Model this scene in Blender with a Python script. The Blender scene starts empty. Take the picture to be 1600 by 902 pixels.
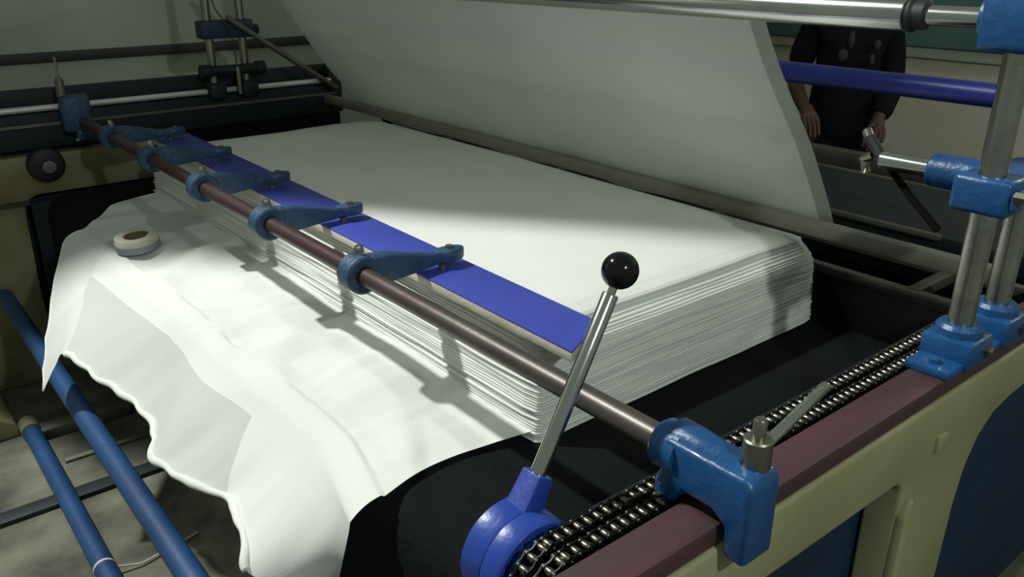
import bpy, bmesh, math, random
from mathutils import Vector, Matrix, noise
random.seed(7)
K = 0.8      # metres per drawing unit (survey units -> metres)
H = 2.05     # height of the survey datum above the floor, in drawing units
scene = bpy.context.scene
col = scene.collection
def W(x, y, z): return Vector((x*K, y*K, (z+H)*K))

# ---------------------------------------------------------------- camera
HD, TH = math.radians(50.8), math.atan(525/1308)
cam = bpy.data.cameras.new('camera'); cam.sensor_width = 36; cam.lens = 36*1308/1600; cam.clip_start = .02
co = bpy.data.objects.new('camera', cam); col.objects.link(co); co.location = W(0, 0, 0)
fwd = Vector((math.cos(HD)*math.cos(TH), math.sin(HD)*math.cos(TH), -math.sin(TH)))
co.rotation_euler = fwd.to_track_quat('-Z', 'Y').to_euler(); scene.camera = co
# ---------------------------------------------------------------- light
w = bpy.data.worlds.new('world'); scene.world = w; w.use_nodes = True
w.node_tree.nodes['Background'].inputs[0].default_value = (.84, .96, .86, 1)
w.node_tree.nodes['Background'].inputs[1].default_value = .21
def lamp(name, kind, loc, energy, color, **kw):
    l = bpy.data.lights.new(name, kind); l.energy = energy; l.color = color
    for k, v in kw.items(): setattr(l, k, v)
    o = bpy.data.objects.new(name, l); col.objects.link(o); o.location = loc; return o
# ceiling lamp on the far left; half-space cone cuts the beam, standing in for an unseen shadow caster
Lp = Vector((-1.27, 4.75, 4.4)); v = Vector((2.174, 1.344, -.80))-Lp
ax = v.cross(Vector((-.606, .796, 0))).normalized()
if ax.x*.796+ax.y*.606 > 0: ax = -ax
key = lamp('ceiling_or_fill_lamp', 'SPOT', W(*Lp), 1280, (.97, 1, .985), spot_size=math.pi*.999, spot_blend=.012, shadow_soft_size=.10)
key.rotation_euler = ax.to_track_quat('-Z', 'Y').to_euler()
# second, weaker lamp behind the photographer on the right
lamp('ceiling_or_fill_lamp', 'POINT', W(.63, -1.55, 1.2), 92, (.9, 1, .95), shadow_soft_size=.045)
lamp('ceiling_or_fill_lamp', 'POINT', W(4.75, .3, .95), 21, (.95, 1, .9), shadow_soft_size=.08)  # added fill lamp without a known fixture, brightens the cream wall and rear
scene.view_settings.view_transform = 'Standard'; scene.view_settings.look = 'None'
scene.view_settings.gamma = 1; scene.view_settings.exposure = 0; scene.view_settings.use_curve_mapping = False

# ---------------------------------------------------------------- materials
MATS = {}
def s2l(c): return tuple((x/255/12.92 if x/255 <= .04045 else ((x/255+.055)/1.055)**2.4) for x in c)
def mat(name, rgb, rough=.5, metal=0, rgb2=None, nscale=6, bump=0, bscale=60, stretch=None, spec=.5, thr=(.35, .65), coat=0):
    m = bpy.data.materials.new(name); m.use_nodes = True; nt = m.node_tree; N = nt.nodes; L = nt.links
    b = N['Principled BSDF']; b.inputs['Roughness'].default_value = rough; b.inputs['Metallic'].default_value = metal
    b.inputs['Specular IOR Level'].default_value = spec; b.inputs['Coat Weight'].default_value = coat
    c1 = (*s2l(rgb), 1); c2 = (*s2l(rgb2), 1) if rgb2 else tuple([x*.75 for x in c1[:3]]+[1])
    tc = N.new('ShaderNodeTexCoord'); mp = N.new('ShaderNodeMapping'); L.new(tc.outputs['Object'], mp.inputs[0])
    if stretch: mp.inputs['Scale'].default_value = stretch
    n = N.new('ShaderNodeTexNoise'); n.inputs['Scale'].default_value = nscale; n.inputs['Detail'].default_value = 6
    L.new(mp.outputs[0], n.inputs['Vector'])
    r = N.new('ShaderNodeValToRGB'); r.color_ramp.elements[0].position = thr[0]; r.color_ramp.elements[1].position = thr[1]
    r.color_ramp.elements[0].color = c1; r.color_ramp.elements[1].color = c2
    L.new(n.outputs['Fac'], r.inputs[0]); L.new(r.outputs[0], b.inputs['Base Color'])
    if bump:
        n2 = N.new('ShaderNodeTexNoise'); n2.inputs['Scale'].default_value = bscale; n2.inputs['Detail'].default_value = 3
        L.new(mp.outputs[0], n2.inputs['Vector'])
        bp = N.new('ShaderNodeBump'); bp.inputs['Strength'].default_value = bump; bp.inputs['Distance'].default_value = .01
        L.new(n2.outputs['Fac'], bp.inputs['Height']); L.new(bp.outputs[0], b.inputs['Normal'])
    MATS[name] = m; return m
def cloth_mat(name, rgb, trans=.25, alpha=0, lines=False, rgb2=None):
    m = bpy.data.materials.new(name); m.use_nodes = True; nt = m.node_tree; N = nt.nodes; L = nt.links
    N.remove(N['Principled BSDF']); out = N['Material Output']
    tc = N.new('ShaderNodeTexCoord')
    n = N.new('ShaderNodeTexNoise'); n.inputs['Scale'].default_value = 3; n.inputs['Detail'].default_value = 4
    L.new(tc.outputs['Object'], n.inputs['Vector'])
    r = N.new('ShaderNodeValToRGB'); r.color_ramp.elements[0].position = .3; r.color_ramp.elements[1].position = .7
    r.color_ramp.elements[0].color = (*s2l(rgb), 1); r.color_ramp.elements[1].color = (*s2l(rgb2 or tuple(x*.965 for x in rgb)), 1)
    L.new(n.outputs['Fac'], r.inputs[0])
    mp = N.new('ShaderNodeMapping'); L.new(tc.outputs['Object'], mp.inputs[0])
    wv = N.new('ShaderNodeTexWave'); wv.inputs['Scale'].default_value = 95; wv.inputs['Distortion'].default_value = 1.5; wv.inputs['Detail'].default_value = 2
    wv.bands_direction = 'Y'
    if lines:
        mp.inputs['Scale'].default_value = (3, 3, 420)
        wv = N.new('ShaderNodeTexNoise'); wv.inputs['Scale'].default_value = 1; wv.inputs['Detail'].default_value = 3
    L.new(mp.outputs[0], wv.inputs['Vector'])
    bp = N.new('ShaderNodeBump'); bp.inputs['Strength'].default_value = .22 if lines else .12; bp.inputs['Distance'].default_value = .004
    L.new(wv.outputs[0], bp.inputs['Height'])
    d = N.new('ShaderNodeBsdfDiffuse'); t = N.new('ShaderNodeBsdfTranslucent'); mx = N.new('ShaderNodeMixShader'); mx.inputs[0].default_value = trans
    for q in (d, t): L.new(r.outputs[0], q.inputs['Color']); L.new(bp.outputs[0], q.inputs['Normal'])
    L.new(d.outputs[0], mx.inputs[1]); L.new(t.outputs[0], mx.inputs[2])
    last = mx
    if alpha:
        tr = N.new('ShaderNodeBsdfTransparent'); m2 = N.new('ShaderNodeMixShader'); m2.inputs[0].default_value = alpha
        L.new(mx.outputs[0], m2.inputs[1]); L.new(tr.outputs[0], m2.inputs[2]); last = m2
    L.new(last.outputs[0], out.inputs['Surface']); MATS[name] = m; return m
mat('casting_blue', (18, 74, 124), .4, 0, (14, 62, 108), 9, .25, 45, coat=.2)
mat('arm_blue', (42, 74, 102), .5, 0, (30, 58, 86), 12, .35, 60)
mat('hub_blue', (36, 66, 152), .36, 0, (30, 56, 138), 8, .1, 60, coat=.3)
mat('board_blue', (60, 74, 166), .45, 0, (54, 68, 156), 5)
mat('pipe_blue', (30, 72, 116), .5, 0, (22, 54, 92), 4, .12, 40)
mat('roller_blue', (30, 44, 132), .35, 0, (24, 36, 112), 4)
mat('panel_navy', (10, 44, 74), .6, 0, (7, 32, 58), 3)
mat('dark_navy', (12, 24, 34), .65, 0, (8, 16, 24), 4)
mat('dark_paint', (26, 32, 30), .6, 0, (16, 22, 20), 4)
mat('maroon', (74, 44, 50), .55, 0, (56, 40, 42), 7, .15, 30, stretch=(.4, 3, 3))
mat('cream', (154, 151, 114), .5, 0, (136, 132, 96), 2.2, .12, 25)
mat('cream_dirty', (146, 142, 106), .6, 0, (114, 106, 72), 4, .12, 25)
mat('steel', (176, 176, 166), .27, 1, (150, 150, 142), 10, .05, 80)
mat('rod_pale', (206, 208, 200), .3, .3, (190, 192, 184), 4)
mat('chrome', (206, 208, 200), .16, 1, (188, 190, 184), 6)
mat('satin_steel', (150, 148, 132), .36, 1, (128, 126, 112), 6)
mat('dull_metal', (112, 108, 98), .5, .6, (92, 90, 82), 5)
mat('bar_grey', (138, 136, 124), .55, .2, (120, 118, 106), 3)
mat('shaft_steel', (92, 86, 80), .4, .55, (76, 70, 66), 5, .05, 40)
mat('knob_black', (9, 9, 10), .12, 0, (6, 6, 7), 3)
mat('belt_black', (14, 18, 19), .85, 0, (8, 11, 12), 2.2, .3, 90, spec=.15)
mat('void_black', (9, 10, 9), .85, 0, (6, 7, 6), 3, spec=.15)
mat('chain_metal', (128, 126, 112), .3, 1, (96, 94, 84), 30)
mat('chain_plate', (58, 58, 54), .38, .9, (30, 30, 28), 30)
mat('core_wood', (206, 203, 188), .7, 0, (164, 152, 126), 9, .2, 50, stretch=(1, .5, 1))
mat('tape_side', (142, 146, 156), .6, 0, (126, 130, 142), 5)
mat('tape_top', (196, 194, 176), .7, 0, (178, 174, 152), 8)
mat('tape_core', (126, 108, 78), .8)
mat('floor_concrete', (112, 112, 94), .85, 0, (60, 62, 50), 5, .6, 24)
mat('wall_paint', (216, 212, 194), .85, 0, (196, 190, 168), 1.1, .15, 14)
mat('wall_grey', (180, 184, 170), .85, 0, (160, 164, 148), 1.3, .15, 14)
mat('teal_board', (98, 132, 130), .6, 0, (72, 108, 108), 2)
mat('strip_dark', (50, 52, 46), .6)
mat('timber_grey', (112, 112, 100), .8, 0, (86, 84, 72), 5, .3, 20, stretch=(.3, 4, 4))
mat('string_white', (200, 200, 188), .8)
mat('skin', (80, 56, 44), .6, 0, (70, 48, 38), 8)
mat('jacket', (16, 17, 17), .85, 0, (9, 10, 10), 8, .5, 30, spec=.2)
mat('print_grey', (54, 53, 47), .8)
mat('trousers', (13, 15, 17), .85, 0, (9, 10, 12), 8, .4, 30, spec=.2)
mat('hair', (14, 11, 9), .5)
cloth_mat('cloth_white', (240, 240, 232), .18)
cloth_mat('cloth_layer', (236, 237, 229), .1, 0, True, (222, 224, 216))
cloth_mat('cloth_net', (238, 240, 232), .2, .07)
cloth_mat('cloth_flap', (234, 236, 228), .22, .15)
cloth_mat('cloth_selvedge', (204, 206, 197), .15, .2)

# ---------------------------------------------------------------- mesh helpers (drawing units, z from the datum)
class MB:
    def __init__(s): s.v = []; s.f = []
    def add(s, vs, fs):
        o = len(s.v); s.v += [Vector(p) for p in vs]; s.f += [tuple(i+o for i in f) for f in fs]; return s
    def box(s, x0, x1, y0, y1, z0, z1):
        return s.add([(x, y, z) for z in (z0, z1) for y in (y0, y1) for x in (x0, x1)],
                     [(0, 2, 3, 1), (4, 5, 7, 6), (0, 1, 5, 4), (2, 6, 7, 3), (0, 4, 6, 2), (1, 3, 7, 5)])
    def rings(s, rs, cap=True, close=True):
        n = len(rs[0]); vs = [p for r in rs for p in r]; fs = []
        for i in range(len(rs)-1):
            for j in range(n if close else n-1):
                k = (j+1) % n; fs.append((i*n+j, i*n+k, (i+1)*n+k, (i+1)*n+j))
        if cap: fs += [tuple(range(n-1, -1, -1)), tuple((len(rs)-1)*n+j for j in range(n))]
        return s.add(vs, fs)
    def lathe(s, p0, d, prof, n=28, cap=True):
        p0 = Vector(p0); d = Vector(d).normalized(); a = d.orthogonal().normalized(); b = d.cross(a)
        return s.rings([[p0+d*t+(a*math.cos(2*math.pi*j/n)+b*math.sin(2*math.pi*j/n))*max(r, 1e-4) for j in range(n)] for t, r in prof], cap)
    def cyl(s, p0, p1, r, r1=None, n=24, ch=0):
        p0 = Vector(p0); p1 = Vector(p1); l = (p1-p0).length; r1 = r if r1 is None else r1
        pr = [(0, r-ch), (ch, r), (l-ch, r1), (l, r1-ch)] if ch else [(0, r), (l, r1)]
        return s.lathe(p0, p1-p0, pr, n)
    def tube(s, pts, r, n=10):
        pts = [Vector(p) for p in pts]; rs = []; up = Vector((.13, .21, .97))
        for i, p in enumerate(pts):
            t = (pts[min(i+1, len(pts)-1)]-pts[max(i-1, 0)]).normalized()
            a = t.cross(up).normalized(); b = t.cross(a); rr = r(i/(len(pts)-1)) if callable(r) else r
            rs.append([p+(a*math.cos(2*math.pi*j/n)+b*math.sin(2*math.pi*j/n))*rr for j in range(n)])
        return s.rings(rs)
    def prism(s, poly, axis, a0, a1, s1=None):
        def P(q, a): return {'x': (a, q[0], q[1]), 'y': (q[0], a, q[1]), 'z': (q[0], q[1], a)}[axis]
        return s.rings([[P(q, a0) for q in poly], [P(q, a1) for q in (s1 or poly)]])
    def grid(s, G):
        n = len(G[0]); return s.add([p for r in G for p in r], [(i*n+j, i*n+j+1, (i+1)*n+j+1, (i+1)*n+j) for i in range(len(G)-1) for j in range(n-1)])
    def build(s, name, m, parent=None, bevel=0, ang=38, label=None, seg=2):
        off = Vector(parent['_o']) if parent is not None else Vector((0, 0, 0))
        me = bpy.data.meshes.new(name); bm = bmesh.new()
        vs = [bm.verts.new(W(*p)-off) for p in s.v]
        for f in s.f:
            try: bm.faces.new([vs[i] for i in f])
            except ValueError: pass
        bmesh.ops.recalc_face_normals(bm, faces=bm.faces)
        if bevel:
            es = [e for e in bm.edges if len(e.link_faces) == 2 and e.calc_face_angle(0) > .5]
            bmesh.ops.bevel(bm, geom=es, offset=bevel*K, segments=seg, affect='EDGES', profile=.5, clamp_overlap=True)
        for f in bm.faces: f.smooth = True
        for e in bm.edges:
            if len(e.link_faces) == 2 and e.calc_face_angle(0) > math.radians(ang): e.smooth = False
        bm.to_mesh(me); bm.free(); me.materials.append(MATS[m])
        o = bpy.data.objects.new(name, me); col.objects.link(o)
        if parent is not None: o.parent = parent; o['_o'] = tuple(off)
        if label: o['label'] = label
        return o
def tag(o, label, cat, group=None, kind=None):
    o['label'] = label; o['category'] = cat
    if group: o['group'] = group
    if kind: o['kind'] = kind
    return o
def structure(o, label=None):
    o['kind'] = 'structure'
    if label: o['label'] = label
    return o
def thing(name, label, cat, loc, group=None):
    o = bpy.data.objects.new(name, None); col.objects.link(o); o.location = W(*loc); o['_o'] = tuple(W(*loc)); o.empty_display_size = .05
    return tag(o, label, cat, group)
def copy_tree(o, parent=None, delta=None):
    c = o.copy(); col.objects.link(c); c.parent = parent
    if delta is not None: c.location = o.location+Vector(delta)*K
    for ch in o.children: copy_tree(ch, c)
    return c
def lerp(a, b, t): return a+(b-a)*t
def ss(t): t = max(0, min(1, t)); return t*t*(3-2*t)
def nz(x, y, z=0): return noise.noise(Vector((x, y, z)))
def interp(tab, t):
    """smooth interpolation of a table [(t, v...)]"""
    if t <= tab[0][0]: return tab[0][1:]
    for i in range(len(tab)-1):
        a, b = tab[i], tab[i+1]
        if t <= b[0]:
            q = (t-a[0])/(b[0]-a[0]); p0 = tab[max(i-1, 0)]; p3 = tab[min(i+2, len(tab)-1)]
            r = []
            for k in range(1, len(a)):
                m1 = (b[k]-p0[k])/max(b[0]-p0[0], 1e-6)*(b[0]-a[0]); m2 = (p3[k]-a[k])/max(p3[0]-a[0], 1e-6)*(b[0]-a[0])
                r.append((2*q**3-3*q*q+1)*a[k]+(q**3-2*q*q+q)*m1+(-2*q**3+3*q*q)*b[k]+(q**3-q*q)*m2)
            return tuple(r)
    return tab[-1][1:]

# ================================================================ SETTING
FZ = -H
structure(MB().box(-3, 7.2, -3, 6.2, FZ-.1, FZ).build('floor', 'floor_concrete'), 'worn grey-brown concrete floor')
structure(MB().box(-3, 7.2, 5.6, 5.8, FZ, 1.8).build('wall_left', 'wall_grey'), 'dim grey painted wall behind the machine')
structure(MB().box(5.5, 5.7, -3, 5.6, FZ, 1.8).build('wall_right', 'wall_paint'), 'stained cream wall behind the standing person')
structure(MB().box(-3, 5.5, 5.565, 5.6, -.59, -.535).build('trim_1', 'strip_dark', bevel=.006), 'dark rail running along the grey wall')
structure(MB().box(5.46, 5.5, -2.5, 5.0, -.62, -.555).build('trim_2', 'wall_grey', bevel=.008), 'pale ledge under the teal board')
structure(MB().box(5.44, 5.5, -2.5, 5.0, -.55, .2).build('trim_3', 'teal_board', bevel=.006), 'teal painted board high on the cream wall')

# ================================================================ NEAR SIDE FRAME
def arc(cx, cz, r, a0, a1, n=8): return [(cx+r*math.cos(math.radians(lerp(a0, a1, i/n))), cz+r*math.sin(math.radians(lerp(a0, a1, i/n)))) for i in range(n+1)]
nf = thing('side_frame', 'cream cast side frame with maroon top rail in the near right corner', 'machine frame', (1.6, .65, FZ))
MB().box(-.4, 3.4, .622, .70, -.86, -.82).build('top_rail', 'maroon', nf, .006, label='maroon painted flat rail')
# cream web with rounded openings (outline in x,z)
web = [(-.4, -.86), (3.4, -.86), (3.4, -.99), (2.13, -.985)] + [(2.04, -.99), (1.96, -1.005), (1.90, -1.045), (1.862, -1.11), (1.845, -1.2)] \
    + [(1.835, -1.45), (1.83, -1.7), (1.86, FZ), (1.48, FZ), (1.52, -1.7), (1.545, -1.3)] + arc(1.505, -1.05, .04, 0, 90, 4) + [(1.0, -1.0), (-.4, -1.0)]
fr = MB().prism(web, 'y', .615, .69).build('beam_and_leg', 'cream', nf, .008, seg=3)
MB().prism([(1.545, -1.1), (1.575, -1.06), (1.575, FZ), (1.53, FZ)], 'y', .598, .62).build('leg_rim', 'cream', nf, .006)
MB().box(1.66, 1.70, .606, .62, -.99, -.95).build('cast_boss', 'cream', nf, .004)
MB().box(-.4, 3.4, .695, .712, FZ+.15, -.87).build('panel', 'panel_navy', nf, label='dark blue sheet panel behind the frame')
MB().box(.80, 2.2, .702, .80, -.865, -.842).build('chain_guide', 'dark_paint', nf, label='dark guide strip under the chains')

# ================================================================ BED
bed = thing('folding_bed', 'black covered bed under the cloth stack', 'machine bed', (1.4, 2.6, FZ))
def bedsec():
    x0, z1, r = .715, -1.085, .10
    return [(2.34, z1)] + arc(x0+r, z1-r, r, 90, 180, 8) + [(x0, -1.45), (2.34, -1.45)]
MB().prism(bedsec(), 'y', .84, 4.42).build('deck', 'belt_black', bed, ang=60)
MB().box(2.30, 2.335, .82, 4.42, -1.09, -.93).build('back_stop', 'void_black', bed, .004)
MB().box(.74, 2.3, .805, .838, -1.55, -1.0).build('side_skirt', 'void_black', bed)
MB().box(.66, 2.3, 4.42, 4.46, -1.55, -1.11).build('side_skirt', 'dark_navy', bed)
for x in (.80, 2.2):
    for y in (.9, 4.3): MB().box(x-.035, x+.035, y-.035, y+.035, FZ, -1.44).build('leg', 'dark_paint', bed, .004)

# ================================================================ FAR SIDE FRAME
ff = thing('side_frame', 'dim cream side frame with dark rails along the far left wall', 'machine frame', (1.0, 4.6, FZ))
MB().box(-1.2, 2.36, 4.5, 4.58, -.87, -.705).build('top_rail', 'dark_navy', ff, .006)
MB().box(-1.2, 2.34, 4.488, 4.5, -.765, -.752).build('rail_lip', 'dull_metal', ff)
MB().box(-1.2, 2.33, 4.55, 4.60, -.72, -.600).build('guard_bar', 'dark_navy', ff, .012)
MB().cyl((-1.2, 4.50, -.683), (2.31, 4.50, -.683), .0145, n=16).build('slide_rod', 'rod_pale', ff, label='pale polished slide rod')
MB().box(2.30, 2.38, 4.49, 4.6, -.87, -.60).build('end_block', 'dark_paint', ff, .01)
webf = [(-1.2, -.90), (1.28, -.90), (1.28, -1.09), (.80, -1.09)] + arc(.72, -1.17, .08, 90, 180, 5) + [(.63, -1.6), (.66, FZ), (.30, FZ), (.36, -1.6), (.40, -1.2), (.30, -1.09), (-1.2, -1.09)]
MB().prism(webf, 'y', 4.5, 4.58).build('beam_and_leg', 'cream_dirty', ff, .008)
MB().box(.60, 2.36, 4.585, 4.6, FZ+.1, -.88).build('panel', 'dark_navy', ff)
MB().box(-.2, .66, 4.47, 4.5, -1.125, -1.11).build('leg_joint', 'strip_dark', ff)
MB().box(1.285, 2.36, 4.5, 4.58, -1.09, -.875).build('beam_end', 'void_black', ff, .004)
be = MB().lathe((.765, 4.5, -.945), (0, -1, 0), [(0, .085), (.05, .08), (.06, .06)]).build('bearing', 'dark_paint', ff, .004)
MB().cyl((.765, 4.44, -.945), (.765, 4.41, -.945), .034, .03).build('shaft_end', 'steel', be)

# ================================================================ CLOTH STACK
SX0, SX1, SY0, SY1, SB, ST = 1.135, 2.285, 1.300, 4.09, -1.083, -.806
stk = thing('cloth_stack', 'tall stack of folded white gauze cloth on the black bed', 'cloth', (1.7, 2.6, SB))
NL = 40
def outline(zf, i, ins=0, n=(64, 130)):
    rs = random.Random(i*31+5); top = ss((zf-.72)/.28)
    x0 = SX0+ins+.008*nz(i*.5, 3)+.02*top-.03*(1-zf)+.01; x1 = SX1-ins+.009*nz(i*1.3, 9)
    y0 = SY0+ins-.02*(1-zf)+.004*nz(i*.6, 12)+.05*top**2; y1 = SY1-ins-.06*top-.03*(1-zf)+.03*nz(i*.9, 5)
    r = .05; pts = []
    def side(ax, ay, bx, by, nn, amp, fr, sd, nx, ny):
        for k in range(nn):
            t = k/nn; x = lerp(ax, bx, t); y = lerp(ay, by, t); d = amp*nz((x+y)*fr, i*.38+sd, sd)
            pts.append((x+nx*d, y+ny*d))
    side(x0, y0+r, x0, y1-r, n[1], .006, 4, 1.3, -1, 0)
    side(x0, y1-r*.5, x0+r, y1, 4, 0, 1, 0, 0, 0)
    side(x0+r, y1, x1-r, y1, n[0], .02, 5, 4.4, 0, 1)
    side(x1-r, y1, x1, y1-r, 4, 0, 1, 0, 0, 0)
    side(x1, y1-r, x1, y0+r, n[1], .012, 5, 7.7, 1, 0)
    side(x1, y0+r*.4, x1-r*.4, y0, 4, 0, 1, 0, 0, 0)
    side(x1-r, y0, x0+r*.4, y0, n[0], .006, 4, 2.2, 0, -1)
    side(x0+r*.3, y0, x0, y0+r*.3, 3, 0, 1, 0, 0, 0)
    return pts
def wob(x, y, zf):
    e = .012*math.sin((x-1.1)*2.6)*zf*(1-zf)*4*.6+.006*nz(x*2.2, y*1.3, zf*3)*zf
    return e
def topdrop(x, y):
    d = min((x-SX0+.03)/.07, (SX1+.03-x)/.10, (y-SY0)/.13, (SY1-.02-y)/.30)
    return -.030*(1-ss(d))-.012*ss((y-3.2)/1.0)
for i in range(NL):
    f0, f1 = i/NL, (i+1)/NL; z0, z1 = lerp(SB, ST, f0), lerp(SB, ST, f1)
    m = MB(); R = []
    for zf, ins, q in ((f0, .05, 0), (f0, .0022, 0), (f0, .0004, .3), (f1, 0, .6), (f1, .002, 1), (f1, .05, 1)):
        zz = lerp(z0, z1, q); zq = lerp(f0, f1, q)
        R.append([(x, y, zz+wob(x, y, zq)+topdrop(x, y)*max(0, zq*1.6-.6)**1.5) for x, y in outline(f1, i, ins)])
    m.rings(R, cap=False)
    if i == NL-1:      # top sheet
        o = outline(1, i, .012); n = len(o); cx = sum(p[0] for p in o)/n; cy = sum(p[1] for p in o)/n
        m2 = MB(); RR = []
        for q in (1, .985, .96, .93, .89, .84, .77, .68, .56, .42, .28, .14, .03):
            RR.append([(cx+(x-cx)*q, cy+(y-cy)*q, ST+wob(cx+(x-cx)*q, cy+(y-cy)*q, 1)+topdrop(cx+(x-cx)*q, cy+(y-cy)*q)) for x, y in o])
        m.rings(RR, cap=False); m.add([p for p in RR[-1]], [tuple(range(n))])
    m.build('cloth_layer', 'cloth_layer' if i < NL-1 else 'cloth_white', stk, ang=75)

# ================================================================ DRAPED CLOTH
dr = thing('draped_cloth', 'loose white gauze cloth draped over the front of the bed', 'cloth', (.7, 2.6, -1.08))
# columns: u, base x,y ; edge x,y ; hem x,y,z
COLS = [(0, 1.16, 1.285, .560, 1.320, .650, 1.43, -1.34), (1, 1.16, 1.55, .62, 1.55, .515, 1.58, -1.34), (2, 1.16, 1.72, .630, 1.72, .555, 1.72, -1.34),
        (3, 1.16, 1.89, .625, 1.89, .585, 1.886, -1.34), (4, 1.16, 2.05, .615, 2.05, .54, 2.04, -1.34), (5, 1.16, 2.22, .605, 2.22, .493, 2.20, -1.34),
        (6, 1.16, 2.42, .615, 2.40, .535, 2.35, -1.34), (7, 1.16, 2.65, .62, 2.62, .56, 2.53, -1.34), (8, 1.16, 2.98, .60, 2.92, .512, 2.81, -1.34),
        (9, 1.16, 3.40, .585, 3.32, .472, 3.11, -1.34)]
FLAP = COLS[-1:]+[(10, 1.14, 3.72, .57, 3.56, .43, 3.17, -1.40), (11, 1.12, 3.97, .555, 3.69, .375, 3.20, -1.50)]
BZ = -1.081
def cloth_pt(tabs, u, t):
    bx, by, ex, ey, hx, hy, hz = interp(tabs, u); ex += .13
    if t < .5:
        q = t/.5; x = lerp(bx, ex+.03, q); y = lerp(by, ey, q)
        if u < .8: y += .05*math.sin(math.pi*q)*(1-u/.8)
        if u > 9.8: y += .10*math.sin(math.pi*q)*(u-9.8)/1.2
        e = .5+.5*nz(x*2.6+y*1.2, y*2.4-x*.8, 1.7); f = .5+.5*nz(x*7+y*2, y*6, 4.1)
        z = BZ+.006+.046*e*math.sin(math.pi*min(1, q*1.1+.08))*ss(u*1.5)+.008*f
        z += .020*math.exp(-((y-2.9-.5*(x-.8))/.10)**2)+.022*math.exp(-((y-2.05-.75*(x-.8))/.09)**2)*ss((1.05-x)/.2)
        z += .03*(1-q)**6+.016*nz(y*8+x*3, x*2.5, 9)*ss(q*2)*ss(u)+.004*nz(y*19, x*6, 2)
    else:
        q = (t-.5)/.5; a = min(1, q/.18)
        cx = ex+.03; r = .115
        if q < .18:
            th = a*math.radians(42); x = cx-r*math.sin(th)*1.0; z = BZ+.012-r*(1-math.cos(th)); y = lerp(ey, hy, 0)
        else:
            p = (q-.18)/.82; x = lerp(cx-r*.669, hx, p); z = lerp(BZ+.012-r*.257, hz, p); y = lerp(ey, hy, p**1.2)
            x += .012*nz(y*6, z*3, 2)*math.sin(math.pi*p)
            x -= .018*nz(y*9+z*3, z*1.5, 6)*p+.005*nz(y*17+z*5, z*3, 3)*p
        e = .5+.5*nz(x*2.6+y*1.2, y*2.4-x*.8, 1.7)
        z += .008*e*(1-ss(q*3))
    return (x, y, z)
def cloth_grid(tabs, u0, u1, nu, nt, dx=0, t0=0, t1=1, dz=0):
    return [[(lambda p: (p[0]+dx, p[1], p[2]+dz))(cloth_pt(tabs, lerp(u0, u1, i/nu), lerp(t0, t1, j/nt))) for j in range(nt+1)] for i in range(nu+1)]
def shallow(c, k): return c[:5]+(c[5]*k, c[6]*k, c[7]*k)      # lift the hem so that the cloth slopes off the bed edge
ALL = [shallow(c, 1 if c[0] == 0 else .97 if c[0] == 1 else .94) for c in COLS]+[shallow(c, .95) for c in FLAP[1:]]
cs = MB(); cs.grid(cloth_grid(ALL, 0, 3.2, 64, 100)); cs.grid(cloth_grid(ALL, 3.2, 9, 100, 66, t1=.66)); cs.build('cloth_sheet', 'cloth_white', dr, ang=180)
MB().grid(cloth_grid(ALL, 3.2, 9, 110, 40, t0=.66)).build('single_layer', 'cloth_flap', dr, ang=180, label='see-through single layer hanging at the hem')
MB().grid(cloth_grid(ALL, 9, 11, 40, 70)).build('loose_flap', 'cloth_net', dr, ang=180, label='thin see-through end of the cloth')
hem = [cloth_pt(ALL, lerp(1.2, 9, i/130), 1) for i in range(131)]
MB().tube(hem, lambda t: .0105+.002*math.sin(t*40), 8).build('hem', 'cloth_white', dr, ang=180, label='thick rolled white hem')
le = [cloth_pt(ALL, 11, i/40) for i in range(41)]
MB().tube(le, .003, 6).build('selvedge', 'cloth_white', dr, ang=180)

# ================================================================ RISING SHEET
sh = []
SP = [(0, 2.335, -.835), (.08, 2.33, -.79), (.3, 2.19, -.60), (.6, 2.00, -.36), (.85, 1.865, -.15), (.92, 1.848, -.08), (1, 1.86, .25)]
for i in range(91):
    t = i/90; r = []
    for j in range(121):
        s_ = j/120; x, z = interp(SP, t); y = lerp(1.30, 4.22, s_)
        edge = ss((s_-.8)/.2)
        y += -.02*math.sin(t*3.3)*(1-s_)+edge*(.10*(1-t)**2-.06*t)
        x += (.012*nz(y*2.2, t*2.5, 3)+.006*nz(y*7, t*2, 8))*(1-ss((t-.6)/.25))+.05*ss((s_-.9)/.1)*ss((.35-t)/.35)
        x += .02*ss((.05-s_)/.05)*ss((.8-t)/.4)
        z += (.014*nz(y*3, 1.5, 7))*ss((.2-t)/.2)
        r.append((x, y, z))
    sh.append(r)
rc = thing('rising_cloth', 'wide translucent white gauze sheet rising from grey bar to top roller', 'cloth', (2.3, 2.6, -.8))
MB().grid([r[2:119] for r in sh]).build('sheet', 'cloth_net', rc, ang=180)
MB().grid([r[:3] for r in sh]).build('selvedge', 'cloth_selvedge', rc, ang=180, label='thinner see-through selvedge')
MB().grid([r[118:] for r in sh]).build('selvedge', 'cloth_flap', rc, ang=180)

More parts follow.
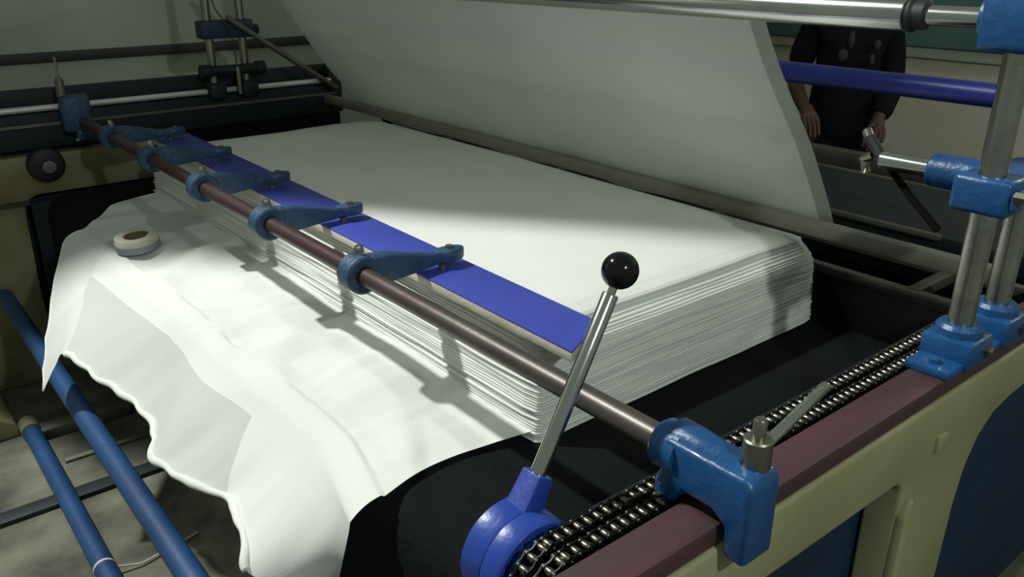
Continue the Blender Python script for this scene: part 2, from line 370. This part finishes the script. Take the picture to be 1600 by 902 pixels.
# ================================================================ BAR, ROLLERS
tag(MB().box(2.262, 2.312, .76, 4.56, -.812, -.766).build('folding_bar', 'bar_grey', bevel=.008), 'long grey metal bar lying across the back edge of the cloth stack', 'bar')
rl = thing('guide_roller', 'chrome roller across the top, over the rising gauze', 'roller', (1.80, 2.6, -.12))
MB().lathe((1.80, .895, -.119), (0, 1, 0), [(0, .030), (.004, .035), (3.58, .035), (3.59, .03)], 40).build('roller_tube', 'chrome', rl)
MB().cyl((1.80, .60, -.119), (1.80, 4.72, -.119), .020, n=28).build('axle', 'chrome', rl)
MB().lathe((1.80, .855, -.119), (0, 1, 0), [(0, .024), (.003, .030), (.025, .030), (.03, .036), (.036, .036)], 32).build('end_collar', 'dark_paint', rl)
MB().lathe((1.80, 4.49, -.119), (0, 1, 0), [(0, .036), (.03, .030), (.04, .024)], 32).build('end_collar', 'dark_paint', rl)
br = thing('guide_roller', 'dark blue painted roller passing in front of the person', 'roller', (2.35, 2.6, -.345))
MB().cyl((2.35, .90, -.343), (2.35, 4.5, -.343), .031, n=32).build('roller_tube', 'roller_blue', br)
MB().cyl((2.35, .60, -.343), (2.35, 4.7, -.343), .014, n=16).build('axle', 'steel', br)

# ================================================================ FAR POSTS
fp = thing('post_pair', 'pair of dim steel posts with dark clamp blocks by the grey wall', 'posts', (1.71, 4.5, -.70))
for x in (1.635, 1.812):
    MB().cyl((x, 4.5, -.70), (x+.01, 4.5, .6), .022, n=20).build('post', 'satin_steel', fp)
    MB().box(x-.045, x+.045, 4.44, 4.56, -.72, -.64).build('foot_block', 'dark_navy', fp, .01)
MB().box(1.585, 1.87, 4.455, 4.545, -.415, -.325).build('clamp_block', 'panel_navy', fp, .012)
MB().cyl((1.868, 4.5, -.38), (1.905, 4.5, -.38), .028, n=6).build('clamp_nut', 'dark_paint', fp)
MB().cyl((1.60, 4.46, -.575), (1.87, 4.46, -.575), .026, n=16).build('cross_rod', 'dark_navy', fp)
for x in (1.575, 1.875): MB().cyl((x-.02, 4.46, -.575), (x+.03, 4.46, -.575), .036, n=14, ch=.004).build('rod_knob', 'dark_navy', fp)
MB().cyl((1.748, 4.44, -.56), (1.748, 4.44, -.70), .014, n=12).build('drop_rod', 'satin_steel', fp)
MB().tube([(1.66, 4.47, -.2), (1.67, 4.45, -.27), (1.70, 4.44, -.32), (1.74, 4.44, -.42), (1.745, 4.44, -.56)], .0035, 6).build('wire', 'strip_dark', fp)
bx = MB().tube([(1.72, 4.44, -.31), (2.33, 4.46, -.73)], .016, 10).build('brace_rod', 'dull_metal'); tag(bx, 'thin diagonal brace rod from far posts down to the rail end', 'rod')

# ================================================================ PRESSING SHAFT + BRACKETS
SXX, SZ = .946, -.748
tag(MB().cyl((SXX, .60, SZ), (SXX, 4.60, SZ), .0235, n=32, ch=.003).build('clamp_shaft', 'shaft_steel'), 'long brown steel shaft crossing in front of the cloth stack', 'shaft')
def shaftmat():
    m = MATS['shaft_steel']; nt = m.node_tree; N = nt.nodes; L = nt.links; b = N['Principled BSDF']
    src = b.inputs['Base Color'].links[0].from_socket
    tc = N.new('ShaderNodeTexCoord'); sp = N.new('ShaderNodeSeparateXYZ'); L.new(tc.outputs['Object'], sp.inputs[0])
    n = N.new('ShaderNodeTexNoise'); n.inputs['Scale'].default_value = 5; L.new(tc.outputs['Object'], n.inputs['Vector'])
    ad = N.new('ShaderNodeMath'); ad.operation = 'MULTIPLY_ADD'; ad.inputs[1].default_value = .35; L.new(n.outputs['Fac'], ad.inputs[0]); L.new(sp.outputs['Y'], ad.inputs[2])
    mr = N.new('ShaderNodeMapRange'); mr.inputs[1].default_value = 1.2; mr.inputs[2].default_value = 1.65; L.new(ad.outputs[0], mr.inputs[0])
    mx = N.new('ShaderNodeMixRGB'); L.new(mr.outputs[0], mx.inputs[0]); L.new(src, mx.inputs[1]); mx.inputs[2].default_value = (*s2l((80, 60, 61)), 1)
    L.new(mx.outputs[0], b.inputs['Base Color'])
shaftmat()
def bracket(label, y, s, far=False):
    m1 = 'casting_blue' if not far else 'arm_blue'
    b = thing('shaft_bracket', label, 'bracket', (.95, y, -.82))
    Y = lambda d: y+s*d
    # profile across the rail (y,z): block on top, outer leg, arch over the rail, inner tab
    p = [(.085, -.735), (.08, -.715), (-.075, -.715), (-.088, -.728), (-.088, -.868), (-.047, -.868), (-.045, -.815), (-.02, -.797), (.035, -.797), (.052, -.82), (.07, -.842), (.092, -.842), (.098, -.80), (.086, -.775)]
    poly = [(Y(a), c) for a, c in p]
    MB().prism(poly, 'x', .912, .986).build('body', m1, b, .009, seg=3)
    MB().lathe((SXX, Y(.06), SZ), (0, s, 0), [(0, .042), (.045, .042), (.052, .036)], 32).build('shaft_boss', m1, b)
    MB().lathe((.953, Y(.055), -.735), (0, s, 0), [(-.10, .022), (-.09, .03), (0, .036), (.03, .036)], 24).build('cap_boss', m1, b)
    st = MB().lathe((.962, Y(-.056), -.718), (0, 0, 1), [(0, .0225), (.046, .0225), (.0485, .020)], 28).build('stud', 'satin_steel', b)
    MB().lathe((.962, Y(-.056), -.672), (0, 0, 1), [(0, .0105), (.032, .0105), (.035, .0085)], 18).build('stud_pin', 'satin_steel', st)
    MB().lathe((.912, Y(.087), -.835), (-.3, .6*s, .2), [(-.01, .012), (.006, .012), (.012, .007)], 12).build('set_screw', 'satin_steel', b)
    return b
nb = bracket('bright blue bracket clamping the shaft to the maroon rail', .655, 1)
rod = MB().lathe((.982, .603, -.697), (.158, -.003, .055), [(0, .009), (.164, .009), (.1665, .0075)], 18); rod.build('clamp_handle', 'chrome', nb, label='slanted chrome handle rod')
fbk = bracket('dim blue bracket holding the far end of the shaft', 4.50, -1, True)
MB().box(.865, .995, 4.405, 4.485, -.80, -.625).build('cap_block', 'arm_blue', fbk, .02, seg=3)
MB().lathe((.885, 4.45, -.63), (0, 0, 1), [(0, .022), (.07, .020), (.09, .012)], 16).build('stud_nut', 'dull_metal', fbk)
MB().cyl((.885, 4.45, -.55), (.885, 4.45, -.45), .006, n=10).build('rod', 'satin_steel', fbk)

# ================================================================ CLAMP ARMS
def arm(yc, label):
    a = thing('hold_down_clamp', label, 'clamp', (SXX, yc, SZ), 'blue clamp arms along the shaft')
    R = []; n = 32
    prof = [(-.028, .0245), (-.030, .044), (-.026, .049), (.026, .049), (.030, .044), (.028, .0245)]
    MB().lathe((SXX, yc, SZ), (0, 1, 0), prof, n, cap=False).build('collar', 'arm_blue', a, label='split ring collar around the shaft')
    up = [(.97, -.704), (1.03, -.710), (1.10, -.728), (1.16, -.742), (1.22, -.747)]
    lo = [(1.22, -.772), (1.16, -.776), (1.10, -.780), (1.04, -.785), (.98, -.786)]
    mid = list(zip(up, lo[::-1])); rs = []
    for i, ((x, zt), (x2, zb)) in enumerate(mid):
        hw = lerp(.026, .014, i/4)
        rs.append([(x, yc-hw, zb), (x, yc-hw, zt-.006), (x, yc-hw*.6, zt), (x, yc+hw*.6, zt), (x, yc+hw, zt-.006), (x, yc+hw, zb)])
    MB().rings(rs).build('arm_blade', 'arm_blue', a, .003)
    pad = [(1.215+.052*math.cos(t*math.pi/10)*(1 if math.cos(t*math.pi/10) > 0 else .8), yc+.027*math.sin(t*math.pi/10)) for t in range(20)]
    tp = MB().prism(pad, 'z', -.775, -.741).build('arm_tip', 'arm_blue', a, .006, label='rounded arm tip')
    MB().cyl((1.222, yc, -.745), (1.222, yc, -.733), .011, n=6).build('tip_bolt', 'dull_metal', tp)
    MB().cyl((1.19, yc-.012, -.776), (1.19, yc-.012, -.7905), .011, n=12).build('foot', 'dull_metal', a)
    MB().lathe((.955, yc+.004, -.702), (-.25, 0, .97), [(0, .0125), (.02, .0125), (.026, .009)], 6).build('clamp_bolt', 'steel', a, label='shiny square-headed bolt')
    return a
for yc, lab in ((1.767, 'blue clamp arm closest to the black ball knob lever'), (2.315, 'blue clamp arm second from the black ball knob lever'),
                (2.843, 'middle one of the five blue clamp arms'), (3.387, 'blue clamp arm second from the far end of the shaft'),
                (3.93, 'blue clamp arm at the dim far end of the shaft')): arm(yc, lab)

# ================================================================ PRESSING BOARD
pb = thing('pressing_board', 'long narrow bright blue board pressing on the cloth stack', 'board', (1.2, 2.6, -.82))
P4 = [(1.115, 1.165), (1.262, 1.235), (1.272, 1.262), (1.305, 4.04), (1.140, 4.01)]
MB().prism(P4, 'z', -.818, -.7955).build('core', 'core_wood', pb, .002, label='pale chipped wooden core edge')
MB().prism(P4, 'z', -.7954, -.7905).build('laminate', 'board_blue', pb, .001, label='glossy blue laminate top')

# ================================================================ TAPE ROLL
tc_ = (.812, 3.262, -1.048); tp = thing('tape_roll', 'small roll of pale tape lying on the draped cloth', 'tape', tc_)
ta = Vector((-.10, -.06, 1))
MB().lathe(tc_, ta, [(0, .05), (0, .08), (.002, .0815), (.028, .0815)], 40, cap=False).build('tape_band', 'tape_side', tp, label='grey-blue side band')
MB().lathe(Vector(tc_)+ta*.028, ta, [(0, .0815), (.02, .078), (.022, .076), (.022, .046), (.0, .045)], 40, cap=False).build('tape_face', 'tape_top', tp)
MB().lathe(tc_, ta, [(.046, .046), (.047, .042), (.003, .042), (.003, .001)], 32, cap=False).build('tape_core', 'tape_core', tp, label='brown card core')

# ================================================================ LEVER + HUB
HX, HZ = .700, -.905
hb = thing('tension_lever', 'chrome hand lever with black ball knob on blue hub', 'lever', (HX, .84, HZ))
MB().lathe((HX, .888, HZ), (0, -1, 0), [(0, .080), (.006, .0865), (.050, .0865), (.052, .085)], 56).build('hub_disc', 'hub_blue', hb)
MB().lathe((HX, .8355, HZ), (0, -1, 0), [(0, .084), (.001, .0855), (.034, .0855), (.040, .081), (.041, .074), (.036, .073), (.036, .067), (.047, .066), (.050, .062), (.050, .040), (.06, .040)], 56).build('ratchet_disc', 'hub_blue', hb)
d = Vector((.922-.753, 0, -.47+.781)).normalized(); base = Vector((.753, .858, -.781))
aa = Vector((0, 1, 0)); bb = d.cross(aa); c0 = base-d*.075
MB().rings([[c0+d*t+aa*sy*w_+bb*sb*w2 for sy, sb in ((-1, -1), (1, -1), (1, 1), (-1, 1))] for t, w_, w2 in ((0, .026, .034), (.025, .0235, .021), (.078, .021, .017))]).build('socket', 'hub_blue', hb, .003)
L_ = (Vector((.922, .85, -.47))-base).length
MB().lathe(base-d*.01, d, [(0, .0135), (L_-.032, .0135), (L_-.030, .012), (L_-.03, .007), (L_-.0, .007)], 28).build('lever_rod', 'chrome', hb)
cb = base+d*(L_); R_ = .0305
MB().lathe(cb-d*R_, d, [(R_-R_*math.cos(math.pi*i/22), R_*math.sin(math.pi*i/22)) for i in range(1, 22)], 40).build('ball_knob', 'knob_black', hb, label='glossy black ball knob')
MB().cyl((HX, .79, HZ), (HX, .70, HZ), .02, n=20).build('spindle', 'steel', hb)
def sprocket(y):
    pts = []
    for k in range(18):
        a = 2*math.pi*k/18
        for da, r in ((-.12, .070), (-.05, .0805), (.05, .0805), (.12, .070)): pts.append((HX+r*math.cos(a+da), HZ+r*math.sin(a+da)))
    return MB().prism(pts, 'y', y-.005, y+.005)
for y in (.759, .720): sprocket(y).build('sprocket', 'chain_plate', hb)

# ================================================================ CHAINS
PITCH = .0209
def plate(y, th, r=.0085):
    o = []
    for i in range(7): t = math.radians(90+180*i/6); o.append((r*math.cos(t), r*math.sin(t)))
    o.append((PITCH/2, -r*.62))
    for i in range(7): t = math.radians(-90+180*i/6); o.append((PITCH+r*math.cos(t), r*math.sin(t)))
    o.append((PITCH/2, r*.62))
    return o, y-th/2, y+th/2
def link_mesh(off, nm):
    me = []
    m = MB()
    for s in (-1, 1): o, a, b = plate(s*off, .0024); m.prism(o, 'y', a, b)
    return m
def chain(y, z, label, n):
    c = thing('drive_chain', label, 'chain', (.69, y, z), 'steel roller chains beside the rail')
    protos = []
    for off in (.0098, .0130):
        m = MB()
        for s in (-1, 1): o, a, b = plate(s*off, .0024); m.prism([(px, pz) for px, pz in o], 'y', a, b)
        m.v = [p+Vector((.69, y, z)) for p in m.v]
        protos.append(m.build('link_plates', 'chain_plate', c))
    m = MB().lathe((.69, y-.0086, z), (0, 1, 0), [(0, .0060), (.0015, .0068), (.0157, .0068), (.0172, .006)], 12)
    ro = m.build('roller', 'chain_metal', c)
    m = MB().cyl((.69, y-.0160, z), (.69, y+.0160, z), .0030, n=8); pn = m.build('pin', 'chain_metal', c)
    for k in range(1, n):
        for src in (protos[k % 2], ro, pn):
            if k == 1 and src is protos[1]: src.location.x += PITCH*K; continue
            o = src.copy(); col.objects.link(o); o.parent = c; o.location.x = PITCH*K*k
    for k in range(1, 15):
        a = PITCH/.079*k
        for src in (protos[k % 2], ro, pn):
            o = src.copy(); col.objects.link(o); o.parent = c
            o.matrix_local = Matrix.Translation((K*(HX-.69-.079*math.sin(a)), 0, K*(HZ-z+.079*math.cos(a)))) @ Matrix.Rotation(-a-PITCH/.158+PITCH/.079, 4, 'Y')
    return c
chain(.7605, -.826, 'roller chain run on the bed side, farther from the maroon rail', 66)
chain(.7215, -.826, 'roller chain run next to the maroon rail', 66)

# ================================================================ NEAR POSTS
def near_post(x, ztop, label, lean=0):
    p = thing('steel_post', label, 'post', (x, .66, -.82))
    MB().cyl((x, .66, -.76), (x+lean, .66, ztop), .0262, n=32, ch=.003).build('post_tube', 'steel', p)
    MB().lathe((x, .66, -.80), (0, 0, 1), [(0, .05), (.06, .047), (.068, .040)], 32).build('socket_ring', 'casting_blue', p)
    MB().box(x-.055, x+.055, .605, .715, -.82, -.755).build('foot_block', 'casting_blue', p, .01)
    MB().box(x-.12, x+.06, .615, .71, -.8199, -.80).build('foot_plate', 'casting_blue', p, .005)
    MB().lathe((x+.02, .606, -.785), (0, -1, 0), [(0, .013), (.012, .013), (.016, .008)], 6).build('foot_bolt', 'satin_steel', p)
    MB().lathe((x-.09, .66, -.801), (0, 0, 1), [(0, .012), (.01, .012), (.013, .008)], 6).build('plate_bolt', 'casting_blue', p)
    return p
p1 = near_post(1.775, .35, 'tall bright steel post with blue foot on the maroon rail')
p2 = near_post(1.955, -.49, 'shorter steel tube post at the right edge with blue foot')
MB().lathe((1.955, .66, -.495), (0, 0, 1), [(0, .0285), (.012, .0285), (.014, .022)], 28).build('tube_cap', 'chrome', p2)
ck = thing('post_clamp', 'blue clamp block gripping the tall steel post', 'clamp', (1.80, .66, -.44))
MB().box(1.735, 1.83, .605, .72, -.488, -.412).build('clamp_jaw', 'casting_blue', ck, .012, seg=3)
MB().box(1.825, 2.03, .61, .715, -.480, -.418).build('clamp_arm', 'casting_blue', ck, .012, seg=3)
MB().box(1.738, 1.80, .592, .606, -.47, -.43).build('clamp_lug', 'casting_blue', ck, .006)
MB().lathe((1.745, .60, -.44), (0, -1, 0), [(0, .012), (.02, .012), (.024, .007)], 6).build('clamp_bolt', 'satin_steel', ck)
MB().cyl((1.90, .70, -.452), (1.90, .835, -.452), .038, n=36, ch=.004).build('bearing_sleeve', 'casting_blue', ck, label='blue bearing sleeve')
MB().cyl((1.90, .82, -.452), (1.90, .955, -.452), .021, n=28, ch=.003).build('stub_shaft', 'chrome', ck, label='short chrome stub shaft')
MB().tube([(1.905, .995, -.405), (1.90, .965, -.435), (1.895, .945, -.455)], .013, 12).build('crank_arm', 'dark_paint', ck, label='black bent crank')
MB().tube([(1.93, .945, -.475), (1.92, .88, -.53), (1.91, .80, -.59)], .009, 10).build('drop_link', 'void_black', ck)
MB().lathe((1.905, 1.0, -.398), (.2, .5, .6), [(-.010, .012), (.008, .012), (.012, .007)], 14).build('crank_knob', 'satin_steel', ck)
MB().tube([(1.90, .975, -.445), (1.905, 1.0, -.46), (1.905, .99, -.49)], .012, 10).build('hook', 'satin_steel', ck)
tb = thing('roller_bearing', 'blue bearing block carrying the top roller on the tall post', 'bearing', (1.79, .66, -.12))
MB().box(1.725, 1.86, .60, .725, -.175, -.065).build('bearing_body', 'casting_blue', tb, .014, seg=3)
MB().lathe((1.80, .72, -.119), (0, 1, 0), [(0, .05), (.02, .046), (.024, .03)], 32).build('bearing_ring', 'casting_blue', tb)
MB().lathe((1.75, .60, -.12), (0, -1, 0), [(0, .012), (.02, .012)], 6).build('bearing_bolt', 'satin_steel', tb)

# ================================================================ REAR FRAMEWORK
rf = thing('ladder_rack', 'dull olive ladder rack behind the stack below the grey bar', 'rack', (2.5, 2.6, FZ))
for x, z, m_ in ((2.37, -.925, 'dull_metal'), (2.62, -.915, 'dull_metal')): MB().box(x-.016, x+.016, .78, 4.45, z-.03, z).build('long_rail', m_, rf, .003)
for y in (1.03, 1.9, 2.8, 3.7): MB().box(2.37, 2.62, y-.02, y+.02, -.955, -.922).build('rung', 'dull_metal', rf, .003)
for x in (2.37, 2.62):
    for y in (.80, 4.40): MB().box(x-.02, x+.02, y-.02, y+.02, FZ, -.93).build('leg', 'dark_paint', rf)
rt = thing('rear_table', 'dark navy tray table behind the grey bar', 'table', (3.0, 2.4, FZ))
MB().box(2.72, 3.3, .82, 4.2, -.93, -.86).build('tray', 'dark_navy', rt, .006)
MB().box(2.70, 2.72, 1.12, 4.2, -.87, -.85).build('tray_lip', 'dull_metal', rt, .004)
MB().box(3.3, 3.33, .82, 4.2, -.88, -.855).build('tray_lip', 'dull_metal', rt, .004)
MB().box(2.75, 3.28, 1.0, 4.2, FZ, -.93).build('cabinet', 'void_black', rt)
rb = thing('rear_beam', 'grey horizontal beam at hip height before the person', 'beam', (3.6, 2.4, FZ))
MB().box(3.55, 3.62, .9, 4.4, -.93, -.84).build('beam_bar', 'dull_metal', rb, .006)
MB().box(3.56, 3.61, .9, 4.4, FZ+.2, -.93).build('dark_board', 'dark_navy', rb)
for y in (1.0, 4.3): MB().box(3.55, 3.62, y-.04, y+.04, FZ, -.92).build('leg', 'dark_paint', rb)

# ================================================================ PIPES AND FLOOR THINGS
tag(MB().cyl((.465, .72, -1.54), (.465, 4.45, -1.54), .036, n=28, ch=.006).build('tie_pipe', 'pipe_blue'), 'blue pipe hanging higher, passing under the draped cloth', 'pipe')
pbp = thing('floor_pipe', 'blue pipe lying on the floor at the far left', 'pipe', (.385, 2.5, FZ))
MB().cyl((.385, -.4, FZ+.042), (.385, 3.93, FZ+.042), .036, n=28, ch=.006).build('pipe_tube', 'pipe_blue', pbp)
MB().lathe((.385, 3.9, FZ+.042), (0, 1, 0), [(0, .040), (.09, .042), (.1, .036)], 24).build('end_sleeve', 'cream_dirty', pbp)
MB().lathe((.385, 2.73, FZ+.042), (0, 1, 0), [(0, .0372), (.006, .0385), (.012, .0372)], 24, cap=False).build('string_loop', 'string_white', pbp)
MB().tube([(.42, 2.735, FZ+.03), (.50, 2.72, FZ+.012), (.60, 2.74, FZ+.010), (.72, 2.77, FZ+.008)], .004, 6).build('string_end', 'string_white', pbp)
tag(MB().box(-.6, 1.2, 3.28, 3.36, FZ, FZ+.02).build('floor_batten', 'dark_paint', bevel=.004), 'dark flat batten on the floor across the blue pipes', 'batten')
bl = MB().box(.42, .80, 3.86, 3.95, FZ, FZ+.05).build('timber_block', 'timber_grey', bevel=.006); tag(bl, 'pale grey timber block on the floor beneath the cloth', 'timber')
bl = MB().box(.45, 1.1, 3.60, 3.63, FZ, FZ+.012).build('floor_strip', 'timber_grey', bevel=.003); tag(bl, 'thin pale strip lying on the floor between the pipes', 'strip')
MB().prism([(.10, FZ), (.36, FZ), (.34, FZ+.06), (.20, FZ+.16), (.12, FZ+.16)], 'y', 3.98, 4.5).build('foot', 'cream_dirty', ff, .01)

# ================================================================ PERSON (metres, local frame: x right of the figure, y forward, z up)
PX, PY = 4.42, 2.50
def skin_obj(name, chain_list, m, parent, sub=2, off=0):
    """chain_list: list of polylines [(x,y,z,r)...]; first vertex of a branch may repeat an existing point to join it"""
    vs = []; rs = []; es = []; idx = {}
    for ch in chain_list:
        last = None
        for x, y, z, r in ch:
            k = (round(x, 4), round(y, 4), round(z, 4))
            if k not in idx: idx[k] = len(vs); vs.append((x, y, z)); rs.append(r)
            if last is not None and last != idx[k]: es.append((last, idx[k]))
            last = idx[k]
    me = bpy.data.meshes.new(name); me.from_pydata(vs, es, []); o = bpy.data.objects.new(name, me); col.objects.link(o)
    md = o.modifiers.new('skin', 'SKIN')
    if not me.skin_vertices: me.skin_vertices.new()
    sv = me.skin_vertices[0].data
    for i, r in enumerate(rs):
        rr = r if isinstance(r, tuple) else (r, r); sv[i].radius = (rr[0]+off, rr[1]+off); sv[i].use_root = (i == 0)
    md.use_smooth_shade = True; md.branch_smoothing = .4
    s = o.modifiers.new('sub', 'SUBSURF'); s.levels = s.render_levels = sub
    me.materials.append(MATS[m]); o.parent = parent; return o
pe = bpy.data.objects.new('person', None); col.objects.link(pe); pe.location = (PX*K, PY*K, 0)
pe.rotation_euler.z = math.atan2(-PY, -PX)-math.pi/2+math.radians(14)
tag(pe, 'person in dark printed jacket standing behind the machine, hands working at waist', 'person')
torso = [(0, 0, .95, (.145, .10)), (0, 0, 1.08, (.135, .095)), (0, .01, 1.22, (.135, .10)), (0, 0, 1.36, (.14, .095)), (0, -.01, 1.45, (.075, .07)), (0, 0, 1.52, (.055, .055)), (0, .01, 1.58, (.068, .08)), (0, .015, 1.66, (.078, .098)), (0, .01, 1.74, (.066, .08))]
def leg(s): return [(0, 0, .95, (.145, .10)), (s*.10, 0, .86, .085), (s*.11, .015, .50, .062), (s*.115, -.01, .10, .042), (s*.115, .02, .045, .045), (s*.125, .14, .03, .035)]
armR = [(0, 0, 1.36, (.14, .095)), (.155, -.01, 1.37, .052), (.205, -.03, 1.15, .043), (.215, .02, 1.09, .038), (.205, .19, 1.03, .030), (.20, .235, 1.02, .026)]
armL = [(0, 0, 1.36, (.14, .095)), (-.155, -.01, 1.37, .052), (-.195, -.02, 1.16, .043), (-.175, .06, 1.07, .038), (-.115, .17, .98, .031), (-.10, .20, .965, .026)]
def fingers(w, d1, d2, sgn):
    w = Vector(w); out = []; d1 = Vector(d1).normalized(); side = Vector(d2).normalized(); dn = Vector((0, 0, -1))
    for k, ln in enumerate((.075, .085, .08, .062)):
        b0 = w+d1*.045+side*(k-1.5)*.019; out.append([(*w, .027), (*b0, .012), (*(b0+d1*ln*.5), .009), (*(b0+d1*ln*.8+dn*ln*.45), .008)])
    b0 = w+d1*.012-side*.03*1.0; out.append([(*w, .027), (*b0, .011), (*(b0+d1*.03-side*.012+dn*.01), .009), (*(b0+d1*.055-side*.008+dn*.025), .008)])
    return out
hands = fingers((.20, .235, 1.02), (-.2, .8, -.6), (1, .3, 0), 1)+fingers((-.10, .20, .965), (.25, .6, -.7), (1, -.3, 0), -1)
body = skin_obj('body', [torso, leg(-1), leg(1), armR, armL]+hands, 'skin', pe)
jk = skin_obj('jacket', [[(0, 0, .80, (.15, .11)), (0, 0, .95, (.145, .10))], torso[:5], armR[:3], armL[:5]], 'jacket', pe, 2, .018)
tr = skin_obj('trousers', [[(0, 0, .95, (.145, .10)), (0, 0, .99, (.14, .10))]]+[leg(s)[:4] for s in (-1, 1)], 'trousers', pe, 2, .016)
hr = skin_obj('hair', [[(0, -.03, 1.70, .085), (0, -.02, 1.76, .075)]], 'hair', pe, 2)
def pmesh(name, m, vs, fs):
    me = bpy.data.meshes.new(name); me.from_pydata(vs, [], fs); me.materials.append(MATS[m]); o = bpy.data.objects.new(name, me); col.objects.link(o); o.parent = pe
    for p in me.polygons: p.use_smooth = True
    return o
def ell(c, r, n=10):
    vs = []; fs = []
    for i in range(n+1):
        for j in range(n*2):
            a = math.pi*i/n; b = math.pi*j/n; vs.append((c[0]+r[0]*math.sin(a)*math.cos(b), c[1]+r[1]*math.sin(a)*math.sin(b), c[2]+r[2]*math.cos(a)))
    for i in range(n):
        for j in range(n*2): k = (j+1) % (n*2); fs.append((i*n*2+j, i*n*2+k, (i+1)*n*2+k, (i+1)*n*2+j))
    return vs, fs
pmesh('nose', 'skin', *ell((0, .112, 1.645), (.014, .02, .026)))
for s in (-1, 1):
    pmesh('ear', 'skin', *ell((s*.082, 0, 1.65), (.012, .02, .033)))
    pmesh('eye', 'knob_black', *ell((s*.032, .098, 1.675), (.012, .01, .008)))
    pmesh('shoe', 'knob_black', *ell((s*.12, .07, .045), (.05, .14, .05)))
pmesh('mouth', 'print_grey', *ell((0, .1, 1.602), (.024, .01, .006)))
for c, r in (((.03, .128, 1.30), (.014, .008, .036)), ((.055, .12, 1.235), (.022, .01, .026)), ((-.08, .118, 1.28), (.016, .008, .02)), ((-.065, .122, 1.22), (.012, .008, .022))): pmesh('jacket_print', 'print_grey', *ell(c, r, 6))
